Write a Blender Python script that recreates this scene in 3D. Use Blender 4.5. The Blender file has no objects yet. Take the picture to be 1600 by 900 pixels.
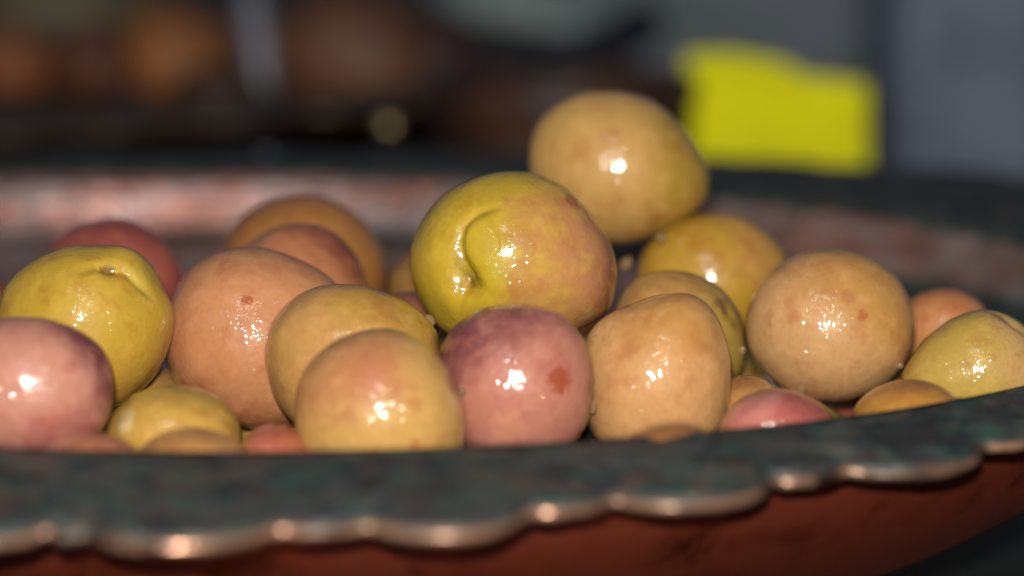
import bpy, bmesh, math, random
import numpy as np
from mathutils import Vector, noise
random.seed(7); np.random.seed(7)
S = 0.0008                      # one building unit is 0.8 mm
PITCH = math.atan(782/4444.0)
cp, sp = math.cos(PITCH), math.sin(PITCH)
H = 107.0                       # lens height above the dish rim, in units
F = 4444.0
sc = bpy.context.scene
col = sc.collection

# ---------------------------------------------------------------- camera
cam = bpy.data.cameras.new('camera'); cam.lens = 100; cam.sensor_width = 36
cam.clip_start = 0.01; cam.clip_end = 20
cam.dof.use_dof = True; cam.dof.focus_distance = 530*S; cam.dof.aperture_fstop = 7.0
cam.dof.aperture_blades = 7
camo = bpy.data.objects.new('camera', cam); col.objects.link(camo)
camo.location = (0, 0, H*S); camo.rotation_euler = (math.pi/2-PITCH, 0, 0)
sc.camera = camo
# ---------------------------------------------------------------- world
w = bpy.data.worlds.new('World'); sc.world = w; w.use_nodes = True
w.node_tree.nodes['Background'].inputs[0].default_value = (0.62, 0.78, 1.0, 1)
w.node_tree.nodes['Background'].inputs[1].default_value = 0.085
# ---------------------------------------------------------------- lamps
def aim(o, target):
    o.rotation_euler = (Vector(target)-o.location).to_track_quat('-Z', 'Y').to_euler()
def area(name, loc, size, power, color, target=(0, 540*S, 0)):
    l = bpy.data.lights.new(name, 'AREA'); l.shape = 'RECTANGLE'; l.size = size[0]*S; l.size_y = size[1]*S
    l.energy = power; l.color = color
    o = bpy.data.objects.new(name, l); col.objects.link(o); o.location = Vector(loc)*S; aim(o, target); return o
def bulb(name, loc, rad, power, color):
    l = bpy.data.lights.new(name, 'POINT'); l.shadow_soft_size = rad*S; l.energy = power; l.color = color
    o = bpy.data.objects.new(name, l); col.objects.link(o); o.location = Vector(loc)*S; return o
area('camera_flash', (-6, -14, 140), (17, 11), 3.5, (1.0, 0.95, 0.88))
bulb('stall_lamp', (60, 20, 400), 5.5, .85, (1.0, 0.84, 0.62))
bulb('stall_lamp', (-110, 60, 330), 5, .48, (0.95, 0.97, 1.0))
area('canopy_light', (-120, 30, 690), (280, 110), .30, (.90, .95, 1.0), (-.07, .6, 0))
sc.view_settings.view_transform = 'Standard'; sc.view_settings.look = 'None'
sc.view_settings.exposure = 0; sc.view_settings.gamma = 1
sc.render.engine = 'CYCLES'; sc.cycles.use_denoising = True
sc.cycles.max_bounces = 8; sc.cycles.caustics_reflective = False; sc.cycles.caustics_refractive = False
sc.cycles.sample_clamp_indirect = 3

# ---------------------------------------------------------------- helpers
def at(px, py, d):
    """point seen at a pixel of the 1600 wide photograph, d units along the view axis"""
    u = (px-800)/F; v = (450-py)/F
    return Vector((u*d, (cp+v*sp)*d, H+(-sp+v*cp)*d))
def lin(c):
    return tuple(((x/255)/12.92 if x/255 <= 0.04045 else ((x/255+0.055)/1.055)**2.4) for x in c)+(1,)
def tag(o, label=None, cat=None, group=None, kind=None):
    if label: o['label'] = label
    if cat: o['category'] = cat
    if group: o['group'] = group
    if kind: o['kind'] = kind
    return o
def empty(name, loc):
    o = bpy.data.objects.new(name, None); o.empty_display_size = 0.01; col.objects.link(o); o.location = loc; return o
def link(name, me, mat, parent=None, loc=None, rot=None):
    o = bpy.data.objects.new(name, me); col.objects.link(o)
    if mat: me.materials.clear(); me.materials.append(mat)
    if parent: o.parent = parent
    if loc is not None: o.location = loc
    if rot is not None: o.rotation_euler = rot
    return o
def mesh_from(name, verts, faces, smooth=True):
    me = bpy.data.meshes.new(name); me.from_pydata([tuple(v) for v in verts], [], faces)
    if smooth: me.polygons.foreach_set('use_smooth', [True]*len(me.polygons))
    me.update(); return me

class NT:
    def __init__(s, name):
        s.m = bpy.data.materials.new(name); s.m.use_nodes = True; s.t = s.m.node_tree
        s.b = s.t.nodes['Principled BSDF']; s.tc = s.t.nodes.new('ShaderNodeTexCoord')
    def n(s, typ, **kw):
        nd = s.t.nodes.new(typ)
        for k, v in kw.items(): setattr(nd, k, v)
        return nd
    def l(s, a, b): s.t.links.new(a, b)
    def setin(s, sock, v):
        if hasattr(v, 'is_linked') or hasattr(v, 'links'): s.l(v, sock)
        else: sock.default_value = v
    def math(s, op, a, b=0.0, c=None, clamp=False):
        nd = s.n('ShaderNodeMath', operation=op, use_clamp=clamp)
        s.setin(nd.inputs[0], a); s.setin(nd.inputs[1], b)
        if c is not None: s.setin(nd.inputs[2], c)
        return nd.outputs[0]
    def mix(s, f, a, b, blend='MIX'):
        nd = s.n('ShaderNodeMix', data_type='RGBA', blend_type=blend)
        s.setin(nd.inputs[0], f); s.setin(nd.inputs[6], a); s.setin(nd.inputs[7], b); return nd.outputs[2]
    def noise(s, vec, scale, detail=3, rough=0.5, dist=0.0):
        nd = s.n('ShaderNodeTexNoise'); s.l(vec, nd.inputs['Vector']); nd.inputs['Scale'].default_value = scale
        nd.inputs['Detail'].default_value = detail; nd.inputs['Roughness'].default_value = rough
        nd.inputs['Distortion'].default_value = dist; return nd.outputs['Fac']
    def ramp(s, f, lo, hi):
        nd = s.n('ShaderNodeMapRange', interpolation_type='SMOOTHSTEP'); s.l(f, nd.inputs[0])
        nd.inputs[1].default_value = lo; nd.inputs[2].default_value = hi; return nd.outputs[0]
    def mapping(s, src, loc=(0, 0, 0), scale=(1, 1, 1)):
        nd = s.n('ShaderNodeMapping'); s.l(src, nd.inputs[0]); nd.inputs['Location'].default_value = loc
        nd.inputs['Scale'].default_value = scale; return nd.outputs[0]
    def bump(s, h, strength, dist, normal=None):
        nd = s.n('ShaderNodeBump'); s.l(h, nd.inputs['Height']); nd.inputs['Strength'].default_value = strength
        nd.inputs['Distance'].default_value = dist
        if normal: s.l(normal, nd.inputs['Normal'])
        return nd.outputs[0]

# ================================================================ the setting: table
def table_mat():
    t = NT('dark_cloth'); v = t.mapping(t.tc.outputs['Object'], scale=(1/S/60,)*3)
    n1 = t.noise(v, 1.2, 4, .6); n2 = t.noise(v, 30, 2)
    c = t.mix(t.ramp(n1, .3, .7), (.006, .0065, .008, 1), (.022, .023, .024, 1))
    t.l(c, t.b.inputs['Base Color']); t.b.inputs['Roughness'].default_value = .55
    t.l(t.bump(n2, .3, .0006), t.b.inputs['Normal']); return t.m
TZ = -74.0
def build_table():
    xs = np.concatenate([np.linspace(-900, 60, 30), np.linspace(70, 400, 110), np.linspace(420, 1200, 20)])
    ys = np.concatenate([np.linspace(-200, 330, 12), np.linspace(340, 640, 100), np.linspace(660, 4200, 60)])
    V = []
    for y in ys:
        for x in xs:
            e = 0.0
            if 60 < x < 420 and 330 < y < 660:
                q = Vector((x*.012+y*.004, y*.035-x*.01, 0))
                e = 5.0*max(0, noise.noise(q)+.1)*min(1, (x-60)/60)
            V.append((x*S, y*S, (TZ+e)*S))
    nx = len(xs); Fc = [(j*nx+i, j*nx+i+1, (j+1)*nx+i+1, (j+1)*nx+i) for j in range(len(ys)-1) for i in range(nx-1)]
    o = link('table_top', mesh_from('table_top', V, Fc), table_mat()); o['kind'] = 'structure'
build_table()

# ================================================================ copper dishes
def copper_mat(name, base, dark, green, rough=.28, soft=False, tin_sheen=0):
    t = NT(name); v = t.mapping(t.tc.outputs['Object'], scale=(1/S/100,)*3)
    at_ = t.n('ShaderNodeAttribute', attribute_name='tarnish'); ta = at_.outputs['Fac']
    n1 = t.noise(v, 5, 5, .62, .6); n2 = t.noise(v, 16, 4, .6, .3); n3 = t.noise(v, 55, 3)
    c = t.mix(t.ramp(n1, .35, .68), base, tuple(b*.55 for b in base[:3])+(1,))
    c = t.mix(t.math('MULTIPLY', t.ramp(n2, .5, .72), .5), c, (.30, .17, .15, 1))
    f = t.math('ADD', ta, t.math('MULTIPLY', t.math('SUBTRACT', n1, .5), 1.4), clamp=True)
    pc = t.mix(t.ramp(n2, .40, .62), dark, green)
    pc = t.mix(t.math('MULTIPLY', t.ramp(n1, .52, .66), .8), pc, (.095, .052, .036, 1))
    n4 = t.noise(v, 6.5, 4, .65, 1.2)
    pc = t.mix(t.math('MULTIPLY', t.ramp(n4, .49, .60), .85), pc, (.050, .060, .054, 1))
    pc = t.mix(t.math('MULTIPLY', t.ramp(n4, .46, .38), .85), pc, (.010, .014, .017, 1))
    pc = t.mix(t.math('MULTIPLY', t.ramp(n3, .55, .8), .4), pc, (.12, .085, .06, 1))
    if tin_sheen:
        n5 = t.noise(t.mapping(v, loc=(3, 1, 4), scale=(1, 1, 4)), 4.5, 5, .65, .4)
        c = t.mix(t.math('MULTIPLY', t.ramp(n5, .44, .60), tin_sheen), c, (.74, .70, .70, 1))  # pale tin patches, also painting in the wall's whitish reflection
    if soft: pc = t.mix(t.ramp(n2, .4, .62), dark, green); c = t.mix(t.ramp(n1, .35, .7), base, tuple(x*.6 for x in base[:3])+(1,))
    c = t.mix(f, c, pc); t.l(c, t.b.inputs['Base Color'])
    t.l(t.math('SUBTRACT', 1.0, t.math('MULTIPLY', f, .75)), t.b.inputs['Metallic'])
    t.l(t.math('ADD', rough, t.math('MULTIPLY', f, .22)), t.b.inputs['Roughness'])
    hh = t.math('ADD', t.math('MULTIPLY', n2, 1.0), t.math('MULTIPLY', n3, .4))
    t.l(t.bump(hh, .12 if soft else .55, .0011), t.b.inputs['Normal']); return t.m

def lerp_table(tab, x):
    xs = [a for a, b in tab]; ys = [b for a, b in tab]; return float(np.interp(x, xs, ys))
WT = [(-180, 48), (-120, 44), (-82, 44), (-73, 41), (-66, 38.5), (-60, 31), (-50, 26), (-40, 22), (-20, 28), (10, 52), (40, 90), (50, 96), (62, 85), (72, 78), (90, 63), (108, 57), (121, 60), (150, 50), (180, 48)]
NOTCH = [-80.1, -73.3, -69.7, -63.7, -59.8, -52.6, -48.6, -40.7]
# the rest of the scallops alternate big and small round the dish
notches = list(NOTCH); k = 0
while notches[-1] < 180+99.9-7.5:
    notches.append(notches[-1]+(4.0 if k % 2 == 0 else 7.4)); k += 1
gap = (-80.1+360)-notches[-1]
def scallop(td):
    t = td
    while t < -80.1: t += 360
    while t >= 279.9: t -= 360
    ns = notches+[279.9]
    for a, b in zip(ns[:-1], ns[1:]):
        if a <= t <= b:
            u = (t-a)/(b-a)*2-1; amp = 10.5 if (b-a) > 5.3 else 4.5
            return amp*(max(0, 1-u*u)**.55)
    return 0
def make_dish(name, centre, ax, rotd, z0, mats, scal=True, label='', group=None, nt=720, depth=TZ):
    root = empty(name, Vector((centre[0], centre[1], depth))*S); tag(root, label, 'dish', group)
    rot = math.radians(rotd); cr, sr = math.cos(rot), math.sin(rot)
    def P(td, off, z):
        t = math.radians(td); x, y = ax[0]*math.cos(t), ax[1]*math.sin(t)
        n = Vector((math.cos(t)/ax[0], math.sin(t)/ax[1])).normalized()
        x += n.x*off; y += n.y*off
        return Vector(((cr*x-sr*y), (sr*x+cr*y), z+z0-depth))*S
    T = [-180+360*i/nt for i in range(nt)]
    def lathe(name, rows, mat, closed=False):
        # rows: fn(td)->(off,z), tarnish
        V = []; A = []
        for fn, ta in rows:
            for td in T:
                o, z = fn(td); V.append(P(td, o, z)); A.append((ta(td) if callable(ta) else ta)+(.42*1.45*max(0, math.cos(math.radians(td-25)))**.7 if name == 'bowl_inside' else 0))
        R = len(rows); Fc = []
        for j in range(R if closed else R-1):
            j2 = (j+1) % R
            for i in range(nt):
                i2 = (i+1) % nt; Fc.append((j*nt+i, j2*nt+i, j2*nt+i2, j*nt+i2))
        me = mesh_from(name, V, Fc); a = me.attributes.new('tarnish', 'FLOAT', 'POINT'); a.data.foreach_set('value', A)
        return link(name, me, mat, root)
    def wid(td): return lerp_table(WT, ((td+180) % 360)-180)-4.5
    def edge(td): return wid(td)+(scallop(td) if scal else 0)
    def relief(td, k):
        q = Vector((td*.35, k*2.2, 3.1)); return .9*noise.noise(q)+.8*noise.noise(q*2.7)
    rows = []
    for k in range(15):
        u = k/14.0
        def fn(td, u=u, k=k):
            o = u*edge(td); return (o, (relief(td, k) if 0 < k < 14 else 0)+2.2*math.sin(u*math.pi)*0.5-1.5*u*u)
        rows.append((fn, .95))
    for k in range(15):
        u = 1-k/14.0
        rows.append(((lambda td, u=u: (u*edge(td), -1.6-1.5*u*u+1.1*math.sin(u*math.pi))), .6))
    lathe('flange', rows, mats['flange'], closed=True)
    def brad(td): return .85+.3*noise.noise(Vector((td*.5, 7, 1)))+.3*noise.noise(Vector((td*1.7, 2, 1)))
    btar = (lambda td: .66+1.3*noise.noise(Vector((td*.33, 5, 3)))+.5*noise.noise(Vector((td*1.3, 1, 8)))) if z0 == 0 and ax[0] < 210 else (lambda td: .95)
    rows = []
    for k in range(10):
        a = 2*math.pi*k/10
        rows.append(((lambda td, a=a: (edge(td)+.7+brad(td)*math.cos(a), -2.7+brad(td)*math.sin(a))), btar))
    lathe('rolled_edge', rows, mats['bead'], closed=True)
    prof = [(0, .2, .9), (-1.5, -.9, .5), (-3, -3, .0), (-5, -8, .0), (-7.5, -12.5, .05), (-8.5, -14.5, .5), (-10, -15.6, .95), (-14, -15.9, .95), (-17.5, -16.2, .85), (-19.5, -17.5, .25),
            (-25, -21, .1), (-35, -27.5, .1), (-48, -37, .25), (-62, -48, .4), (-78, -57, .5), (-95, -62, .5), (-120, -64.5, .5), (-163, -65.3, .5)]
    f2 = lambda o, z: (lambda td: (o, z))
    inn = [(f2(o, z), ta) for o, z, ta in prof]
    lathe('bowl_inside', inn, mats['copper'])
    pout = [(-.4, -1.8), (-.6, -4), (0, -9), (-1, -15), (-6, -22.5), (-14, -30), (-24, -37), (-34, -43), (-48, -50), (-62, -56), (-78, -63), (-92, -68), (-98, -71), (-100, TZ+.2), (-106, TZ+.2), (-108, -70), (-163, -69)]
    lathe('bowl_outside', [(f2(o, z), .22) for o, z in pout], mats['outside'])
    return root
mats1 = dict(
    copper=copper_mat('worn_copper', (.80, .34, .24, 1), (.012, .03, .03, 1), (.02, .055, .05, 1), .19, tin_sheen=.5),
    flange=copper_mat('tarnished_copper', (.16, .10, .09, 1), (.020, .023, .025, 1), (.014, .050, .042, 1), .34),
    bead=copper_mat('rubbed_copper_edge', (.70, .38, .24, 1), (.040, .026, .018, 1), (.085, .055, .032, 1), .20, soft=True),
    outside=copper_mat('dark_red_copper', (.46, .085, .040, 1), (.045, .014, .009, 1), (.06, .016, .010, 1), .36, soft=True))
make_dish('copper_dish', (-62.8, 622.9), (203.7, 168.2), -11.4, 0, mats1,
          label='large scalloped copper dish with dark green tarnished rim holding the heap of olives', group=None)
make_dish('copper_dish', (-214, 1128), (215, 178), 8, 0, dict(mats1,
          flange=copper_mat('blackened_copper', (.05, .03, .025, 1), (.034, .018, .012, 1), (.050, .024, .012, 1), .5), outside=copper_mat('near_black_copper', (.03, .012, .010, 1), (.012, .008, .008, 1), (.014, .009, .008, 1), .5, soft=True)), nt=360,  # the outside is a near-black copper
          label='blurred blackened copper dish of orange and brown fruit standing behind the olive dish')

# ================================================================ olives
bm = bmesh.new(); bmesh.ops.create_icosphere(bm, subdivisions=7, radius=1)
D5 = np.array([v.co[:] for v in bm.verts]); F5 = [tuple(v.index for v in f.verts) for f in bm.faces]; bm.free()
bm = bmesh.new(); bmesh.ops.create_icosphere(bm, subdivisions=5, radius=1)
D4 = np.array([v.co[:] for v in bm.verts]); F4 = [tuple(v.index for v in f.verts) for f in bm.faces]; bm.free()
D5 /= np.linalg.norm(D5, axis=1)[:, None]; D4 /= np.linalg.norm(D4, axis=1)[:, None]

def vd(u, v):
    """direction on the near face: u right, v up, as fractions of the radius"""
    q = max(0.0, 1-u*u-v*v); n = np.array([u, -math.sqrt(q), v]); return n/np.linalg.norm(n)
def ang(D, n): return np.arccos(np.clip(D@n, -1, 1))
def arcdist(D, pts):
    best = np.full(len(D), 9.0); pos = np.zeros(len(D)); P = [vd(*p) for p in pts]
    n = len(P)-1
    for i in range(n):
        for k in range(9):
            s = k/8; q = P[i]*(1-s)+P[i+1]*s; q /= np.linalg.norm(q)
            a = ang(D, q); m = a < best; best = np.where(m, a, best); pos = np.where(m, (i+s)/n, pos)
    return best, pos
def polar_profile(pts, c):
    a = []; r = []
    for x, y in pts:
        dx, dy = x-c[0], c[1]-y; a.append(math.atan2(dy, dx)); r.append(math.hypot(dx, dy))
    o = np.argsort(a); a = np.array(a)[o]; r = np.array(r)[o]
    g = np.linspace(-math.pi, math.pi, 361)[:-1]
    aa = np.concatenate([a-2*math.pi, a, a+2*math.pi]); rr = np.tile(r, 3)
    v = np.interp(g, aa, rr); k = np.exp(-np.linspace(-2, 2, 25)**2); k /= k.sum()
    v = np.convolve(np.tile(v, 3), k, 'same')[360:720]
    return g, v
def olive_mat(seed, ca, cb, bdir, bpos=(.0, .8), spots=(), ripple=1.0, freckle=.4, rough=.09, cc=None, cdir=None, cpos=(.4, .95), R=14.0):
    t = NT('olive_skin'); v = t.mapping(t.tc.outputs['Object'], scale=(1/(S*R),)*3)
    vo = t.mapping(v, loc=(seed*3.7, seed*1.3, seed*2.1))
    nrm = t.n('ShaderNodeVectorMath', operation='NORMALIZE'); t.l(v, nrm.inputs[0]); N = nrm.outputs[0]
    def dot(d):
        nd = t.n('ShaderNodeVectorMath', operation='DOT_PRODUCT'); t.l(N, nd.inputs[0]); nd.inputs[1].default_value = d; return nd.outputs['Value']
    n1 = t.noise(vo, 1.3, 3, .55); n2 = t.noise(vo, 4.5, 4, .6); n3 = t.noise(vo, 16, 3, .6)
    jit = t.math('MULTIPLY', t.math('SUBTRACT', n1, .5), 1.3)
    def lo(c):
        q = [x*.62 for x in lin(c)[:3]]; L = .3*q[0]+.6*q[1]+.1*q[2]; q = [x*.97+L*.03 for x in q]; return (q[0], q[1]*.92, q[2]*.85, 1)
    A, B = lo(ca), lo(cb)
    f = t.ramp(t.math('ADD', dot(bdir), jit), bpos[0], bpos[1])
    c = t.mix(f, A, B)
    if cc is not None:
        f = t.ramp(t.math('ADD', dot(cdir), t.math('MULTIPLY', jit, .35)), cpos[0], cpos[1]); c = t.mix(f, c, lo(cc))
    # cloudy paler and deeper flesh showing through the skin
    c = t.mix(t.math('MULTIPLY', t.ramp(n2, .45, .72), .40), c, tuple(min(1, x*1.25+.02) for x in A[:3])+(1,))
    c = t.mix(t.math('MULTIPLY', t.ramp(t.noise(vo, 2.6, 4, .65), .50, .70), .48), c, (A[0]*.75, A[1]*.45, A[2]*.45, 1))
    # brown freckles
    fr = t.noise(vo, 6.5, 2, .5)
    c = t.mix(t.math('MULTIPLY', t.ramp(fr, .56, .76), freckle*.75), c, (.40, .17, .05, 1))
    c = t.mix(t.math('MULTIPLY', t.ramp(n3, .45, .75), .22), c, (A[0]*.6, A[1]*.5, A[2]*.5, 1))
    for (d, s, colr, k) in spots:
        f = t.ramp(t.math('ADD', dot(tuple(d)), t.math('MULTIPLY', t.math('SUBTRACT', t.math('ADD', t.math('MULTIPLY', n2, .6), t.math('MULTIPLY', t.noise(vo, 9, 4, .65), .4)), .5), 4.5*s*s)), math.cos(s*1.5), math.cos(s*.55))
        c = t.mix(t.math('MULTIPLY', f, k), c, lo(colr))
    t.l(c, t.b.inputs['Base Color'])
    b = t.b
    b.inputs['Roughness'].default_value = .5; b.inputs['Specular IOR Level'].default_value = .2
    b.inputs['Subsurface Weight'].default_value = .16; b.inputs['Subsurface Radius'].default_value = (1.0, .45, .16)
    b.inputs['Subsurface Scale'].default_value = .0022
    b.inputs['Coat Weight'].default_value = 1.0; b.inputs['Coat Roughness'].default_value = rough; b.inputs['Coat IOR'].default_value = 1.5
    t.l(t.bump(n3, .16, .0004), b.inputs['Normal'])
    # wet film: runs and ripples of brine, patchy
    w1 = t.noise(vo, 6.5, 2, .5, .6); w2 = t.noise(vo, 15, 1.5, .5); patch = t.ramp(t.noise(vo, 2.2, 2), .34, .56)
    vn = t.n('ShaderNodeTexVoronoi', feature='F1'); t.l(vo, vn.inputs['Vector']); vn.inputs['Scale'].default_value = 8.5*R/14
    q = t.math('DIVIDE', vn.outputs['Distance'], .36)
    dome = t.math('SUBTRACT', 1.0, t.math('MULTIPLY', q, q), clamp=True)
    sep = t.n('ShaderNodeSeparateColor'); t.l(vn.outputs['Color'], sep.inputs[0])
    dome = t.math('MULTIPLY', dome, t.math('MULTIPLY', t.ramp(sep.outputs[0], .25, .8), patch))
    hh = t.math('ADD', t.math('MULTIPLY', w1, .20*(.3+.7*ripple)), t.math('MULTIPLY', t.math('MULTIPLY', w2, patch), .10*ripple))
    hh = t.math('ADD', hh, t.math('MULTIPLY', dome, .12*min(1.4, ripple)))
    vb = t.n('ShaderNodeTexVoronoi', feature='F1'); t.l(t.mapping(vo, loc=(5, 2, 9)), vb.inputs['Vector']); vb.inputs['Scale'].default_value = 4.6*R/14
    q = t.math('DIVIDE', vb.outputs['Distance'], .30)
    big = t.math('SUBTRACT', 1.0, t.math('MULTIPLY', q, q), clamp=True)
    sep = t.n('ShaderNodeSeparateColor'); t.l(vb.outputs['Color'], sep.inputs[0])
    hh = t.math('ADD', hh, t.math('MULTIPLY', t.math('MULTIPLY', big, t.ramp(sep.outputs[1], .35, .7)), .13*min(1.2, ripple)))
    t.l(t.bump(hh, 1.0, .001), b.inputs['Coat Normal'])
    return t.m

G_TOP = 'olives heaped in the copper dish'
def olive(label, c, d, rx, rz, mat, pts=None, ry=None, feats=(), hi=False, group=G_TOP, wob=.020, seed=0):
    D = D5 if hi else D4; Fc = F5 if hi else F4
    ru, rv = rx*d/F, rz*d/F; rf = (ru+rv)/2 if ry is None else ry
    if pts:
        g, prof = polar_profile(pts, c); prof = prof*d/F
        phi = np.arctan2(D[:, 2], D[:, 0]); sil = np.interp(phi, np.append(g, math.pi), np.append(prof, prof[0]))
        rf = prof.mean()*.98 if ry is None else ry
        s2 = D[:, 0]**2+D[:, 2]**2; wgt = s2**1.2
        r = rf*(1-wgt)+sil*wgt
        R0 = prof.mean()
    else:
        r = 1/np.sqrt((D[:, 0]/ru)**2+(D[:, 1]/rf)**2+(D[:, 2]/rv)**2); R0 = (ru+rv)/2
    m = np.ones(len(D))
    for ft in feats:
        k = ft[0]
        if k == 'bump':   # direction, angular size, height
            m += ft[3]*np.exp(-(ang(D, vd(*ft[1]))/ft[2])**2)
        elif k == 'crease':  # path, width, depth
            a, pos = arcdist(D, ft[1]); tp = np.sin(np.clip(pos, .0, 1)*math.pi*.8+.3)
            m -= ft[3]*np.exp(-(a/ft[2])**2)*np.clip(tp, .1, 1)
        elif k == 'fold':   # centre, radius, height, arc from/to in degrees: a lobe with one steep edge
            K = vd(*ft[1]); a = ang(D, K); ex = np.cross(np.array([0, 0, 1.0]), K); ex /= -np.linalg.norm(ex) if np.cross(np.array([0, 0, 1.0]), K)[0] < 0 else np.linalg.norm(ex)
            ez = np.array([0, 0, 1.0])-K*K[2]; ez /= np.linalg.norm(ez)
            ph = np.degrees(np.arctan2(D@ez, D@ex)) % 360
            am = 1/(1+np.exp(-(ph-ft[4])/9))*1/(1+np.exp((ph-ft[5])/9))
            rho = ft[2]*(1+.06*np.sin(np.radians(ph*3)))
            w_ = .026*am+.26*(1-am)
            m += ft[3]/(1+np.exp(-(rho-a)/w_)) - .045*np.exp(-((a-rho-.035)/.06)**2)*am
        elif k == 'ridge':
            a, pos = arcdist(D, ft[1]); m += ft[3]*np.exp(-(a/ft[2])**2)*np.sin(np.clip(pos*.9+.05, 0, 1)*math.pi)
    o3 = seed*5.3
    wv = np.array([noise.noise(Vector((x*1.5+o3, y*1.5, z*1.5)))+.35*noise.noise(Vector((x*4+o3, y*4, z*4))) for x, y, z in D])
    m += wob*wv
    V = D*(r*m)[:, None]*S
    me = bpy.data.meshes.new('olive'); nv = len(V); nf = len(Fc)
    me.vertices.add(nv); me.vertices.foreach_set('co', V.ravel())
    me.loops.add(nf*3); me.loops.foreach_set('vertex_index', np.array(Fc).ravel())
    me.polygons.add(nf); me.polygons.foreach_set('loop_start', np.arange(nf)*3)
    me.polygons.foreach_set('use_smooth', np.ones(nf, bool)); me.update(calc_edges=True)
    o = link('olive', me, mat, None, at(c[0], c[1], d)*S, (-PITCH, 0, 0))
    tag(o, label, 'olive', group)
    return o, R0
def om(seed, R, *a, **k): return olive_mat(seed, *a, R=R, **k)
BR = (150, 84, 40)
# A the cleft green one on top
olive('big yellow green olive with a deep curled cleft, centre top of the heap', (802, 398), 548, 163, 132,
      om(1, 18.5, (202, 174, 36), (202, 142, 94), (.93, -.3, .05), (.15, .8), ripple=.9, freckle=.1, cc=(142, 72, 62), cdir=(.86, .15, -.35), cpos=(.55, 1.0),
         spots=[(vd(-.45, -.27), .10, (70, 48, 16), .95), (vd(-.52, -.10), .09, (120, 84, 18), .8), (vd(-.53, .08), .07, (140, 100, 20), .6), (vd(-.47, .26), .06, (140, 100, 20), .5), (vd(-.30, -.06), .3, (196, 176, 16), .6), (vd(.62, .58), .09, (150, 70, 40), .6), (vd(.05, .18), .1, (186, 140, 40), .45)]),  # dark spots in the pit and along the fold paint its shade
      pts=[(930, 340), (880, 290), (835, 272), (790, 268), (720, 288), (655, 350), (640, 400), (650, 455), (685, 510), (740, 535), (802, 540), (860, 535), (905, 518), (950, 490), (964, 440), (958, 390)],
      feats=[('fold', (-.12, .06), .41, .115, 104, 236), ('crease', [(-.52, .22), (-.56, .05), (-.53, -.15), (-.48, -.28)], .14, .05), ('bump', (-.46, -.28), .13, -.11), ('bump', (-.62, -.44), .20, .045), ('bump', (-.74, .12), .26, .035),
             ('crease', [(-.47, -.30), (-.52, -.44), (-.54, -.58)], .05, .03), ('bump', (-.15, -.5), .3, .03)], hi=True, seed=1)
olive('smooth tan olive perched highest on the heap, against the dark background', (962, 262), 600, 141, 119,
      om(2, 18, (206, 166, 92), (182, 152, 50), (.9, -.25, -.2), (.3, .9), ripple=.6, freckle=.12, spots=[(vd(-.1, .33), .12, (190, 124, 70), .55)]),
      pts=[(826, 235), (840, 190), (880, 155), (945, 143), (1010, 155), (1055, 188), (1085, 225), (1108, 270), (1109, 300), (1085, 335), (1040, 362), (990, 380), (930, 378), (880, 352), (845, 312), (828, 272)], seed=2)
olive('round freckled tan olive standing free at the right of the heap', (1298, 508), 555, 132, 120,
      om(3, 16, (212, 168, 112), (200, 152, 76), (.5, -.5, .6), (.2, .9), ripple=1.15, freckle=.75,
         spots=[(vd(.28, .12), .06, (176, 98, 48), .7), (vd(.12, .35), .08, (180, 110, 60), .5), (vd(-.55, .1), .08, (190, 120, 80), .4)]), seed=3, wob=.018)
olive('pink mauve olive with one large brown spot, front centre', (808, 596), 514, 122, 120,
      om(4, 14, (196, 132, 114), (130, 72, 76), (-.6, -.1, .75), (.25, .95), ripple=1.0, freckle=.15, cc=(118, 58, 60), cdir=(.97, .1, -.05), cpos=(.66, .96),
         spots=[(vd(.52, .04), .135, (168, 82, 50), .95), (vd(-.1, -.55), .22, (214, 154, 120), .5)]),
      pts=[(688, 548), (704, 516), (737, 490), (790, 476), (850, 480), (895, 505), (920, 550), (928, 600), (922, 650), (900, 690), (870, 712), (810, 722), (740, 708), (702, 660), (688, 600)], seed=4)
olive('ochre olive with a pink blush, foremost and left of the pink mauve one', (597, 641), 502, 135, 126,
      om(5, 14.7, (208, 168, 92), (198, 142, 92), (-.5, -.4, .75), (.25, .9), ripple=.95, freckle=.2, cc=(120, 44, 44), cdir=(.90, -.05, .45), cpos=(.88, 1.0),
         spots=[(vd(-.05, .52), .28, (188, 112, 84), .6), (vd(.42, -.35), .05, (190, 112, 50), .6)]),
      pts=[(460, 640), (474, 580), (510, 540), (560, 518), (605, 514), (652, 527), (690, 560), (715, 600), (728, 650), (722, 710), (680, 750), (600, 768), (520, 752), (470, 705)],
      feats=[('bump', (.93, .28), .22, -.03)], seed=5)
olive('tan green olive with a small nub on top, behind the foremost ochre one', (545, 562), 528, 132, 118,
      om(6, 15, (202, 156, 88), (188, 150, 56), (.75, -.2, .45), (.15, .8), ripple=.8, freckle=.15, spots=[(vd(-.1, .7), .13, (196, 166, 70), .5)]),
      pts=[(413, 560), (420, 510), (445, 475), (490, 450), (540, 444), (600, 455), (650, 482), (685, 517), (690, 560), (670, 620), (620, 665), (545, 678), (480, 675), (435, 630)],
      feats=[('bump', (-.02, .70), .10, .025), ('bump', (-.02, .62), .16, -.01)], seed=6)
olive('big orange pink olive with a cluster of wet glints, left of centre', (392, 527), 550, 135, 139,
      om(7, 17, (206, 146, 100), (190, 124, 82), (-.3, -.2, -.8), (.2, .9), ripple=1.35, freckle=.3, spots=[(vd(.03, .42), .05, (176, 84, 40), .8), (vd(-.55, -.2), .3, (212, 146, 96), .4)]),
      pts=[(258, 540), (266, 470), (300, 415), (340, 393), (385, 387), (440, 395), (490, 415), (525, 440), (545, 500), (535, 570), (500, 640), (440, 668), (380, 665), (320, 640), (275, 600)], seed=7)
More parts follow.
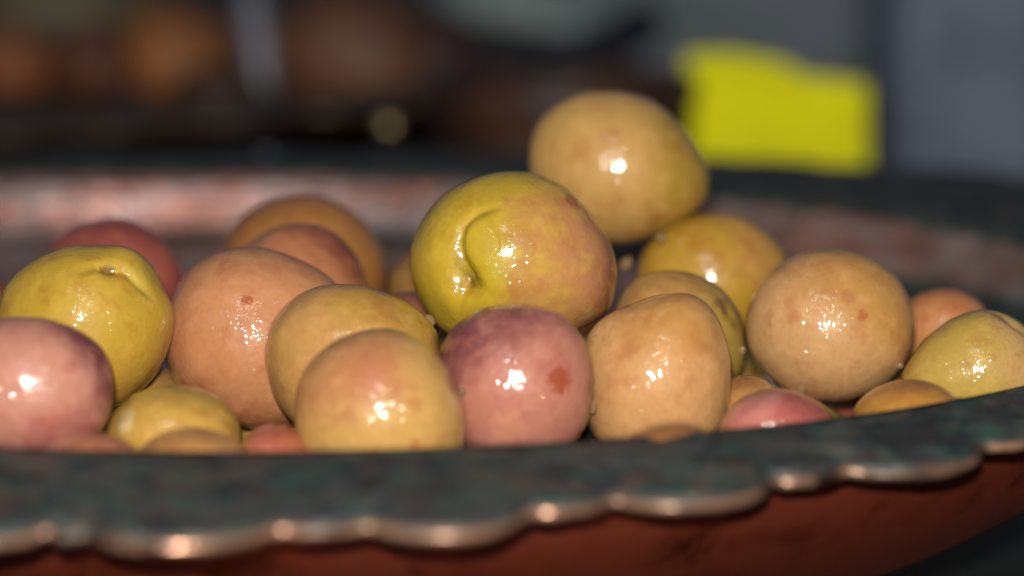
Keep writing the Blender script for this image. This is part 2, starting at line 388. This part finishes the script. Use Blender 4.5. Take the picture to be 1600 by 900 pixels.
olive('yellow green olive with a stalk pit near its top, far left', (135, 500), 535, 137, 118,
      om(8, 15.5, (200, 168, 48), (198, 152, 58), (.1, -.3, -.7), (.2, .9), ripple=.9, freckle=.12, spots=[(vd(.38, .62), .08, (120, 80, 22), .8), (vd(.68, .48), .16, (206, 190, 70), .5)]),
      pts=[(272, 492), (264, 540), (238, 592), (185, 634), (120, 645), (50, 620), (5, 560), (-4, 480), (30, 424), (80, 394), (140, 384), (200, 388), (236, 412), (256, 452)],
      feats=[('crease', [(.08, .58), (.22, .64), (.38, .62), (.52, .60), (.70, .42), (.82, .30)], .07, .075), ('bump', (.38, .60), .12, -.06), ('bump', (.55, .78), .24, .045), ('bump', (.15, .35), .4, .02)], hi=True, seed=8)
olive('pale pink olive with a purple right edge, lower left corner of the heap', (49, 606), 500, 128, 113,
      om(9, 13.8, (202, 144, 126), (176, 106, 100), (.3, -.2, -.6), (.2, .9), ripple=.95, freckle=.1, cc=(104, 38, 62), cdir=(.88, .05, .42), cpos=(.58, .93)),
      pts=[(178, 600), (170, 560), (140, 525), (90, 503), (40, 497), (-20, 505), (-68, 550), (-80, 620), (-50, 690), (20, 718), (100, 712), (160, 670)], seed=9)
olive('yellow green olive with a blunt point, at the right edge beside the rim', (1527, 575), 545, 122, 92,
      om(10, 13, (196, 168, 76), (206, 170, 110), (.8, -.3, .1), (.2, .8), ripple=1.0, freckle=.05, spots=[(vd(.28, .85), .12, (110, 84, 60), .5)]),
      pts=[(1405, 595), (1428, 552), (1463, 515), (1500, 492), (1540, 483), (1572, 492), (1612, 522), (1650, 562), (1652, 612), (1600, 652), (1520, 662), (1440, 642)],
      feats=[('crease', [(.22, .93), (.48, .72), (.7, .5)], .09, .05)], seed=10)
olive('low ochre olive half hidden by the rim, below the pointed yellow green one', (1422, 662), 514, 92, 69,
      om(11, 9.5, (192, 140, 54), (176, 116, 56), (0, 0, 1), (.2, .9), ripple=.9, freckle=.1), ry=12, seed=11)
olive('low red pink olive half hidden by the rim, under the freckled round one', (1216, 676), 503, 92, 68,
      om(12, 9.5, (180, 100, 90), (156, 78, 70), (.3, 0, .9), (.2, .9), ripple=1.2, freckle=.1, cc=(214, 140, 130), cdir=(-.6, -.5, .7), cpos=(.7, 1.0)), ry=12, feats=[('bump', (.3, .75), .3, .03)], seed=12, wob=.035)
olive('small ochre olive deep in the gap left of the freckled round one', (1165, 648), 532, 62, 62,
      om(13, 7.5, (196, 146, 80), (176, 120, 60), (0, 0, 1), (.2, .9), ripple=.6), ry=11, seed=13)
olive('orange tan olive peeping out behind the freckled round one', (1475, 520), 577, 76, 70,
      om(14, 9.5, (206, 144, 90), (196, 116, 62), (0, 0, 1), (.4, .95), ripple=.3, spots=[(vd(.1, .6), .2, (190, 110, 60), .5)]), ry=11, seed=14)
olive('yellow ochre olive with a faint brown seam, under the highest one', (1113, 436), 598, 115, 103,
      om(15, 15, (194, 154, 44), (192, 146, 72), (.7, -.1, .5), (.2, .8), ripple=.35, freckle=.1),
      pts=[(998, 405), (1028, 365), (1070, 342), (1115, 332), (1165, 340), (1205, 365), (1230, 402), (1226, 450), (1190, 505), (1110, 535), (1030, 512), (995, 455)],
      feats=[('crease', [(.30, .78), (.24, .55), (.16, .35)], .07, .03)], seed=15)
olive('ochre olive with a greenish side and a brown bruise, behind the tall tan one', (1062, 516), 562, 101, 98,
      om(16, 12.8, (190, 146, 78), (172, 152, 62), (.85, -.2, .0), (.2, .8), ripple=.5, freckle=.1, spots=[(vd(.66, .38), .14, (120, 82, 56), .7), (vd(.8, .1), .08, (120, 84, 50), .5)]),
      pts=[(960, 482), (985, 441), (1030, 422), (1075, 425), (1120, 445), (1150, 480), (1164, 530), (1160, 580), (1120, 610), (1050, 615), (980, 592), (955, 532)],
      feats=[('crease', [(.60, .52), (.72, .36), (.78, .12)], .07, .035)], seed=16)
olive('tall peach tan olive with a raised shoulder, right of the pink mauve one', (1026, 590), 523, 114, 130,
      om(17, 14.4, (212, 164, 106), (200, 150, 74), (.2, -.1, .8), (.2, .9), ripple=1.0, freckle=.45, spots=[(vd(.35, .55), .2, (196, 140, 60), .4)]),
      pts=[(912, 535), (935, 503), (990, 475), (1040, 460), (1080, 459), (1112, 480), (1133, 530), (1142, 590), (1138, 640), (1120, 682), (1070, 716), (1000, 722), (940, 700), (914, 640), (909, 585)],
      feats=[('bump', (.35, .88), .3, .03), ('bump', (-.45, .45), .35, -.035), ('ridge', [(-.42, .14), (-.22, .12), (-.05, .12)], .05, .014)], seed=17)
olive('brown ochre olive barely showing over the front rim, below the tall tan one', (1052, 728), 482, 92, 69,
      om(18, 9.5, (176, 124, 62), (160, 106, 56), (0, 0, 1), (.2, .9), ripple=.4), ry=12, seed=18)
olive('large blurred ochre olive at the back left, behind a pinkish one', (470, 432), 612, 136, 127,
      om(19, 18, (176, 122, 58), (160, 104, 50), (-.6, 0, .5), (.2, .9), ripple=.4, freckle=.1), seed=19)
olive('pinkish tan olive in front of the large blurred ochre one', (466, 452), 580, 105, 104,
      om(20, 13.6, (186, 124, 84), (140, 72, 56), (.5, 0, .75), (.35, .98), ripple=.3, freckle=.1), seed=20)
olive('blurred brick red olive at the back, behind the far left yellow green one', (174, 440), 610, 112, 99,
      om(21, 14.2, (172, 92, 80), (150, 76, 66), (0, 0, 1), (.2, .9), ripple=.4, freckle=.1), seed=21)
olive('brown olive cut by the left edge of the picture', (-46, 486), 580, 72, 68,
      om(22, 9, (146, 92, 58), (130, 74, 50), (0, 0, 1), (.2, .9), ripple=.3), ry=12, seed=22)
olive('yellow green olive with a pale stalk nub, low between the left pink and orange ones', (272, 684), 507, 106, 84,
      om(23, 10.8, (200, 162, 70), (176, 146, 60), (.3, 0, .8), (.2, .9), ripple=.7, freckle=.1, spots=[(vd(-.66, .25), .16, (210, 200, 150), .7)]), ry=12,
      feats=[('bump', (-.66, .25), .13, .04)], seed=23)
olive('low tan olive with a curved skin crease, over the front rim at left', (300, 742), 482, 98, 75,
      om(24, 9.6, (196, 148, 88), (184, 132, 70), (0, 0, 1), (.2, .9), ripple=.6, freckle=.1), ry=12,
      feats=[('ridge', [(-.62, .62), (-.25, .86), (.25, .93)], .07, .03), ('crease', [(-.5, .5), (-.2, .74), (.3, .82)], .06, .02)], seed=24)
olive('small pink olive low in the gap left of the foremost ochre one', (430, 716), 500, 58, 54,
      om(25, 6.6, (190, 112, 84), (176, 92, 70), (0, 0, 1), (.2, .9), ripple=.6), ry=10, seed=25)
olive('pinkish brown olive barely showing over the rim, below the left pink one', (142, 750), 478, 98, 74,
      om(26, 9.8, (192, 126, 90), (180, 110, 78), (0, 0, 1), (.2, .9), ripple=.5), ry=12, seed=26)
olive('dull ochre sliver of olive left behind the cleft one', (668, 452), 603, 62, 64,
      om(27, 8.6, (160, 122, 60), (150, 106, 56), (0, 0, 1), (.2, .9), ripple=.3), ry=10, seed=27)
olive('dusky pink sliver of olive under the left side of the cleft one', (640, 505), 570, 52, 50,
      om(28, 6.6, (160, 98, 76), (140, 82, 64), (0, 0, 1), (.2, .9), ripple=.4), ry=9, seed=28)

# lower layer carrying the heap
top = [(np.array(at(x, y, d)), (a+b)/2*d/F) for (x, y, d, a, b) in [(802, 398, 548, 163, 132), (962, 262, 600, 141, 119), (1298, 508, 555, 132, 120), (808, 596, 514, 122, 120), (597, 641, 502, 135, 126), (545, 562, 528, 132, 118), (392, 527, 550, 135, 139), (135, 500, 535, 137, 118), (49, 606, 500, 128, 113), (1527, 575, 545, 122, 110), (1422, 662, 514, 92, 90), (1216, 676, 503, 92, 90), (1165, 648, 532, 62, 70), (1475, 520, 577, 76, 80), (1113, 436, 598, 115, 103), (1062, 516, 562, 101, 98), (1026, 590, 523, 114, 130), (1052, 728, 482, 92, 90), (470, 432, 612, 136, 127), (466, 452, 580, 105, 104), (176, 442, 610, 106, 98), (-46, 486, 580, 72, 80), (272, 684, 507, 106, 90), (300, 742, 482, 98, 90), (430, 716, 500, 58, 60), (142, 750, 478, 98, 90), (668, 452, 603, 62, 70), (640, 505, 570, 52, 60)]]
TC = np.array([t[0] for t in top]); TR = np.array([t[1] for t in top])
rng = np.random.default_rng(11)
crr, srr = math.cos(math.radians(-11.4)), math.sin(math.radians(-11.4))
def floor_z(x, y):
    dx, dy = x+62.8, y-622.9; lx, ly = crr*dx+srr*dy, -srr*dx+crr*dy
    k = math.hypot(lx/203.7, ly/168.2); off = (1-k)*170
    return float(np.interp(off, [0, 19, 35, 48, 62, 78, 95, 200], [0, -17, -27, -37, -48, -57, -62, -65]))
placed = []
for tries in range(60000):
    x = rng.uniform(-135, 110); y = rng.uniform(478, 622); r = rng.uniform(11.5, 14.5)
    fz = floor_z(x, y)
    z = fz+r*1.02+rng.uniform(0, 1)*(-14-fz-r)
    if z < fz+r*1.05 or z+r > (-1 if y > 560 else -3): continue
    if floor_z(x-9, y-9) > z-r*.6 or floor_z(x+9, y+9) > z-r*.6: continue
    c = np.array([x, y, z])
    if (np.linalg.norm(TC-c, axis=1) < TR+r-1.2).any(): continue
    if placed and min(np.linalg.norm(c-p[0])-r-p[1] for p in placed) < -1.2: continue
    placed.append((c, r))
print('lower olives', len(placed))
low_m = [om(40+i, 13, a, b, (0, 0, 1), (.1, .9), ripple=.6) for i, (a, b) in enumerate([((192, 150, 80), (176, 126, 66)), ((180, 104, 80), (160, 84, 70)), ((180, 158, 60), (190, 144, 70))])]
lowmesh = []
for i in range(3):
    V = [Vector(d)*(1+.02*noise.noise(Vector(d)*1.6+Vector((i*9, 0, 0)))) for d in D4[::1]] if False else None
bm = bmesh.new(); bmesh.ops.create_icosphere(bm, subdivisions=4, radius=1)
vd4 = [v.co.copy() for v in bm.verts]; fd4 = [tuple(v.index for v in f.verts) for f in bm.faces]; bm.free()
for i in range(3):
    V = [v*(13*S*(1+.05*noise.noise(v*1.4+Vector((i*9, 0, 0))))) for v in vd4]
    me = mesh_from('olive', V, fd4); me.materials.append(low_m[i]); lowmesh.append(me)
for i, (c, r) in enumerate(placed):
    o = bpy.data.objects.new('olive', lowmesh[i % 3]); col.objects.link(o); o.location = Vector(c)*S
    o.scale = (r/13,)*3; o.rotation_euler = tuple(rng.uniform(0, 6, 3))
    tag(o, 'olive in the shaded lower layer of the heap, beneath the top ones', 'olive', 'olives in the lower layer of the heap')

# ---------------------------------------------------------------- brine drops held where olives touch
def drop_mat():
    t = NT('brine'); b = t.b; b.inputs['Base Color'].default_value = (.95, .9, .75, 1); b.inputs['Roughness'].default_value = .02
    b.inputs['Base Color'].default_value = (.16, .10, .045, 1); b.inputs['Transmission Weight'].default_value = 0; b.inputs['IOR'].default_value = 1.35; b.inputs['Coat Weight'].default_value = 1; return t.m
DM = drop_mat()
def drop(px, py, d, r, stretch, rotd, label):
    V = []
    for v in vd4:
        q = v.copy(); q.x *= stretch; q.y *= .75; q *= 1+.10*noise.noise(v*2+Vector((px, py, 0))); V.append(q*r*.6*S)
    o = link('brine_drop', mesh_from('brine_drop', V, fd4), DM, None, at(px, py, d)*S, (-PITCH, -math.radians(rotd), 0))
    tag(o, label, 'drop', 'brine drops clinging to the olives')
drop(500, 488, 521, 0, 1, 0, '') if False else None
drop(672, 500, 531, 1.3, 1.6, -50, 'brine drop between the cleft olive and the tan green one with a nub')
drop(944, 532, 521, 1.3, 1.8, -45, 'brine drop where the cleft olive meets the tall peach tan one')
drop(927, 636, 512, 1.1, 2.0, 85, 'brine drop between the pink mauve olive and the tall peach tan one')
drop(303, 634, 512, .9, 1.2, 0, 'brine drop at the top of the low yellow green olive at left')
drop(1405, 571, 548, 1.2, 1.2, 0, 'brine drop between the freckled round olive and the pointed one')
drop(1253, 606, 512, 1.1, 1.5, 80, 'brine drop on top of the low red pink olive')
drop(1160, 548, 556, 1.1, 1.5, 80, 'brine drop left of the freckled round olive')
drop(978, 412, 590, 1.9, 1.4, 50, 'large blurred brine drop between the highest olive and the cleft one')
drop(1033, 372, 588, 1.8, 1.1, 0, 'brine drop under the highest olive')
drop(722, 612, 502, 1.0, 1.3, 60, 'brine drop between the foremost ochre olive and the pink mauve one')

# ================================================================ blurred things behind
def plain(name, c, rough=.5, c2=None, sc_=6, metal=0, bmp=.2):
    t = NT(name); v = t.mapping(t.tc.outputs['Object'], scale=(1/S/100,)*3)
    n = t.noise(v, sc_, 4, .6); c2 = c2 or tuple(x*.6 for x in c)
    t.l(t.mix(t.ramp(n, .35, .65), c+(1,), c2+(1,)), t.b.inputs['Base Color'])
    t.b.inputs['Roughness'].default_value = rough; t.b.inputs['Metallic'].default_value = metal
    t.l(t.bump(n, bmp, .002), t.b.inputs['Normal']); return t.m
def blob(name, label, cat, pos, r, mat, group=None, seed=0, rot=(0, 0, 0)):
    V = []
    for v in vd4:
        q = Vector((v.x*r[0], v.y*r[1], v.z*r[2]))*(1+.10*noise.noise(v*1.5+Vector((seed*4.1, 0, 0)))); V.append(q*S)
    o = link(name, mesh_from(name, V, fd4), mat, None, Vector(pos)*S, rot); tag(o, label, cat, group); return o
gf = 'fruit in the blurred dish behind'
blob('pickled_fruit', 'orange blurred fruit in the far dish, the brightest of them', 'fruit', at(272, 88, 1120), (24, 24, 20), plain('orange_fruit', (.34, .12, .03), .6), gf, 1)
blob('pickled_fruit', 'dark red blurred fruit left of the orange one in the far dish', 'fruit', at(150, 100, 1115), (20, 20, 15), plain('red_fruit', (.13, .045, .02), .6), gf, 2)
blob('pickled_fruit', 'rust brown blurred fruit at the left edge of the far dish', 'fruit', at(20, 100, 1120), (20, 20, 14), plain('rust_fruit', (.28, .09, .03), .6), gf, 3)
blob('pickled_fruit', 'brown blurred fruit right of the grey ladle in the far dish', 'fruit', at(545, 85, 1130), (34, 26, 26), plain('brown_fruit', (.16, .065, .03), .6), gf, 4)
blob('pickled_fruit', 'olive brown blurred fruit at the top left of the far dish', 'fruit', at(95, 20, 1180), (45, 30, 24), plain('green_brown_fruit', (.12, .10, .055), .6), gf, 5)
blob('pickled_fruit', 'dark brown blurred fruit right of the orange one in the far dish', 'fruit', at(345, 150, 1095), (20, 20, 13), plain('dark_fruit', (.07, .032, .018), .6), gf, 6)
blob('pickled_fruit', 'blackish brown blurred fruit in the middle of the far dish', 'fruit', at(660, 95, 1140), (28, 22, 20), plain('black_fruit', (.05, .02, .016), .6), gf, 7)
for i in range(12):
    a = rng.uniform(0, 6.28); q = rng.uniform(0, 1)**.5
    x = -214+150*q*math.cos(a); y = 1128+115*q*math.sin(a)
    blob('pickled_fruit', 'dark blurred fruit lying low in the far dish', 'fruit', (x, y, rng.uniform(-42, -26)), (20, 20, 17), bpy.data.materials['dark_fruit' if i % 2 else 'black_fruit'], 'low dark fruit in the far dish', i+10)
# pewter ladle standing in the far dish
lr = empty('ladle', at(415, 190, 1090)*S); tag(lr, 'grey pewter ladle handle standing in the blurred dish behind', 'ladle')
PM = plain('pewter', (.26, .26, .30), .5, metal=.6)
def tube(pts, rads, n=14):
    V = []; Fc = []
    for i, (p, r) in enumerate(zip(pts, rads)):
        p = Vector(p); tdir = (Vector(pts[min(i+1, len(pts)-1)])-Vector(pts[max(i-1, 0)])).normalized()
        a = tdir.orthogonal().normalized(); b = tdir.cross(a)
        for k in range(n):
            th = 2*math.pi*k/n; V.append((p+a*math.cos(th)*r[0]+b*math.sin(th)*r[1])*S)
    m = len(pts)
    for i in range(m-1):
        for k in range(n): Fc.append((i*n+k, i*n+(k+1) % n, (i+1)*n+(k+1) % n, (i+1)*n+k))
    Fc.append(tuple(range(n))[::-1]); Fc.append(tuple((m-1)*n+k for k in range(n))); return V, Fc
base = at(415, 190, 1090)
V, Fc = tube([(0, 0, 0), (-1, 3, 12), (-3, 8, 28), (-6, 14, 44), (-8, 18, 60)], [(4, 4), (5, 5), (6.5, 6.5), (6.5, 6.5), (5, 5)])
link('handle', mesh_from('handle', V, Fc), PM, lr)
V = [Vector((v.x*13, v.y*13, min(v.z, .2)*9-6))*S for v in vd4]
link('ladle_bowl', mesh_from('ladle_bowl', V, fd4), PM, lr)
# small brass bead added to stand in for a blurred glint
blob('glint_bead', 'tiny bright brass bead added as a blurred glint beside the dark brown clay bowl', 'glint', at(607, 196, 898), (3.2, 3.2, 3.2), plain('brass', (.9, .66, .34), .38, metal=.8), None, 60)
blob('brine_drop', 'dim blurred bead added as a glint on the back rim of the olive dish', 'drop', at(418, 240, 845), (1.8, 1.8, 1.8), plain('glint_grey', (.3, .35, .45), .35, metal=.7), 'brine drops clinging to the olives', 61)  # metal bead added on the rim for its out-of-focus glint

# small clay bowl between the two dishes
cb = empty('clay_bowl', Vector((16, 938, TZ))*S); tag(cb, 'dark brown blurred clay bowl between the two copper dishes, left of the yellow card', 'bowl')
pr = [(0, 0), (20, 0), (24, 4), (36, 30), (43, 62), (44.5, 80), (46, 84), (44.5, 87), (41, 85), (39.5, 76), (36, 55), (24, 30), (0, 24)]
V = []; Fc = []
for i, (r_, z_) in enumerate(pr):
    for k in range(64):
        th = 2*math.pi*k/64; V.append(Vector((r_*math.cos(th), r_*math.sin(th), z_))*S)
for i in range(len(pr)-1):
    for k in range(64): Fc.append((i*64+k, i*64+(k+1) % 64, (i+1)*64+(k+1) % 64, (i+1)*64+k))
link('bowl_body', mesh_from('bowl_body', V, Fc), plain('brown_clay', (.060, .024, .012), .5, (.018, .009, .007), 4), cb)
V, Fc = tube([at(672, 168, 1130), at(760, 132, 1140), at(850, 104, 1150), at(930, 74, 1160), (at(1020, 26, 1170))], [(4, 4), (6, 6), (8, 8), (9, 9), (8, 8)])
nb = link('shadow_roll', mesh_from('shadow_roll', V, Fc), plain('shadow_navy', (.010, .013, .028), .7), None); tag(nb, 'dark navy blurred tube added as the inner shadow of the far dish, slanting up across the top centre', 'cloth')  # dark tube added where the far dish is shaded inside
# yellow price card standing behind the dish
def plate(name, poly, d, thick, mat, lean=0.0, parent=None):
    """upright sheet: outline given in photo pixels at depth d, real thickness, leaning back"""
    P = [at(x, y, d) for x, y in poly]; zmin = min(p.z for p in P)
    fr = [Vector((p.x, d+(p.z-zmin)*lean, p.z)) for p in P]; bk = [Vector((p.x, p.y+thick, p.z)) for p in fr]
    n = len(P); V = [p*S for p in fr+bk]; Fc = [tuple(range(n)), tuple(range(2*n-1, n-1, -1))]+[(i, i+n, (i+1) % n+n, (i+1) % n) for i in range(n)]
    me = mesh_from(name, V, Fc, False); bmx = bmesh.new(); bmx.from_mesh(me); bmesh.ops.recalc_face_normals(bmx, faces=bmx.faces); bmx.to_mesh(me); bmx.free()
    return link(name, me, mat, parent)
tag(plate('price_card', [(1076, 92), (1150, 88), (1238, 106), (1258, 124), (1362, 138), (1368, 560), (1048, 560), (1060, 200)], 985, 2.0, plain('yellow_card', (.86, .83, .001), 1.0, (.72, .69, .001), bmp=.05), .12),
    'bright yellow blurred card standing behind the rim of the olive dish', 'card')
# grey things at the right
def slab(name, label, cat, c, size, mat, rz=0):
    bmx = bmesh.new(); bmesh.ops.create_cube(bmx, size=1)
    for v in bmx.verts: v.co = Vector((v.co.x*size[0], v.co.y*size[1], v.co.z*size[2]))*S
    bmesh.ops.bevel(bmx, geom=list(bmx.edges), offset=16*S, segments=4, affect='EDGES', profile=.5)
    me = bpy.data.meshes.new(name); bmx.to_mesh(me); bmx.free()
    o = link(name, me, mat, None, Vector(c)*S, (0, 0, rz)); tag(o, label, cat); return o
slab('storage_box', 'large blue grey blurred box at the right behind the yellow card', 'box', (330, 1330, TZ+75), (330, 180, 150), plain('blue_grey_plastic', (.17, .21, .29), .6, (.12, .15, .21), 3))
slab('storage_box', 'greenish grey blurred box behind the yellow card', 'box', (95, 1420, TZ+78), (180, 160, 156), plain('green_grey_plastic', (.09, .125, .13), .6, (.14, .17, .22), 3))
blob('folded_cloth', 'pale grey green blurred cloth at the top centre of the picture', 'cloth', at(835, 22, 1330), (48, 30, 22), plain('grey_green_cloth', (.30, .36, .35), .8, (.18, .24, .24), 5), None, 70, (0, .15, 0))
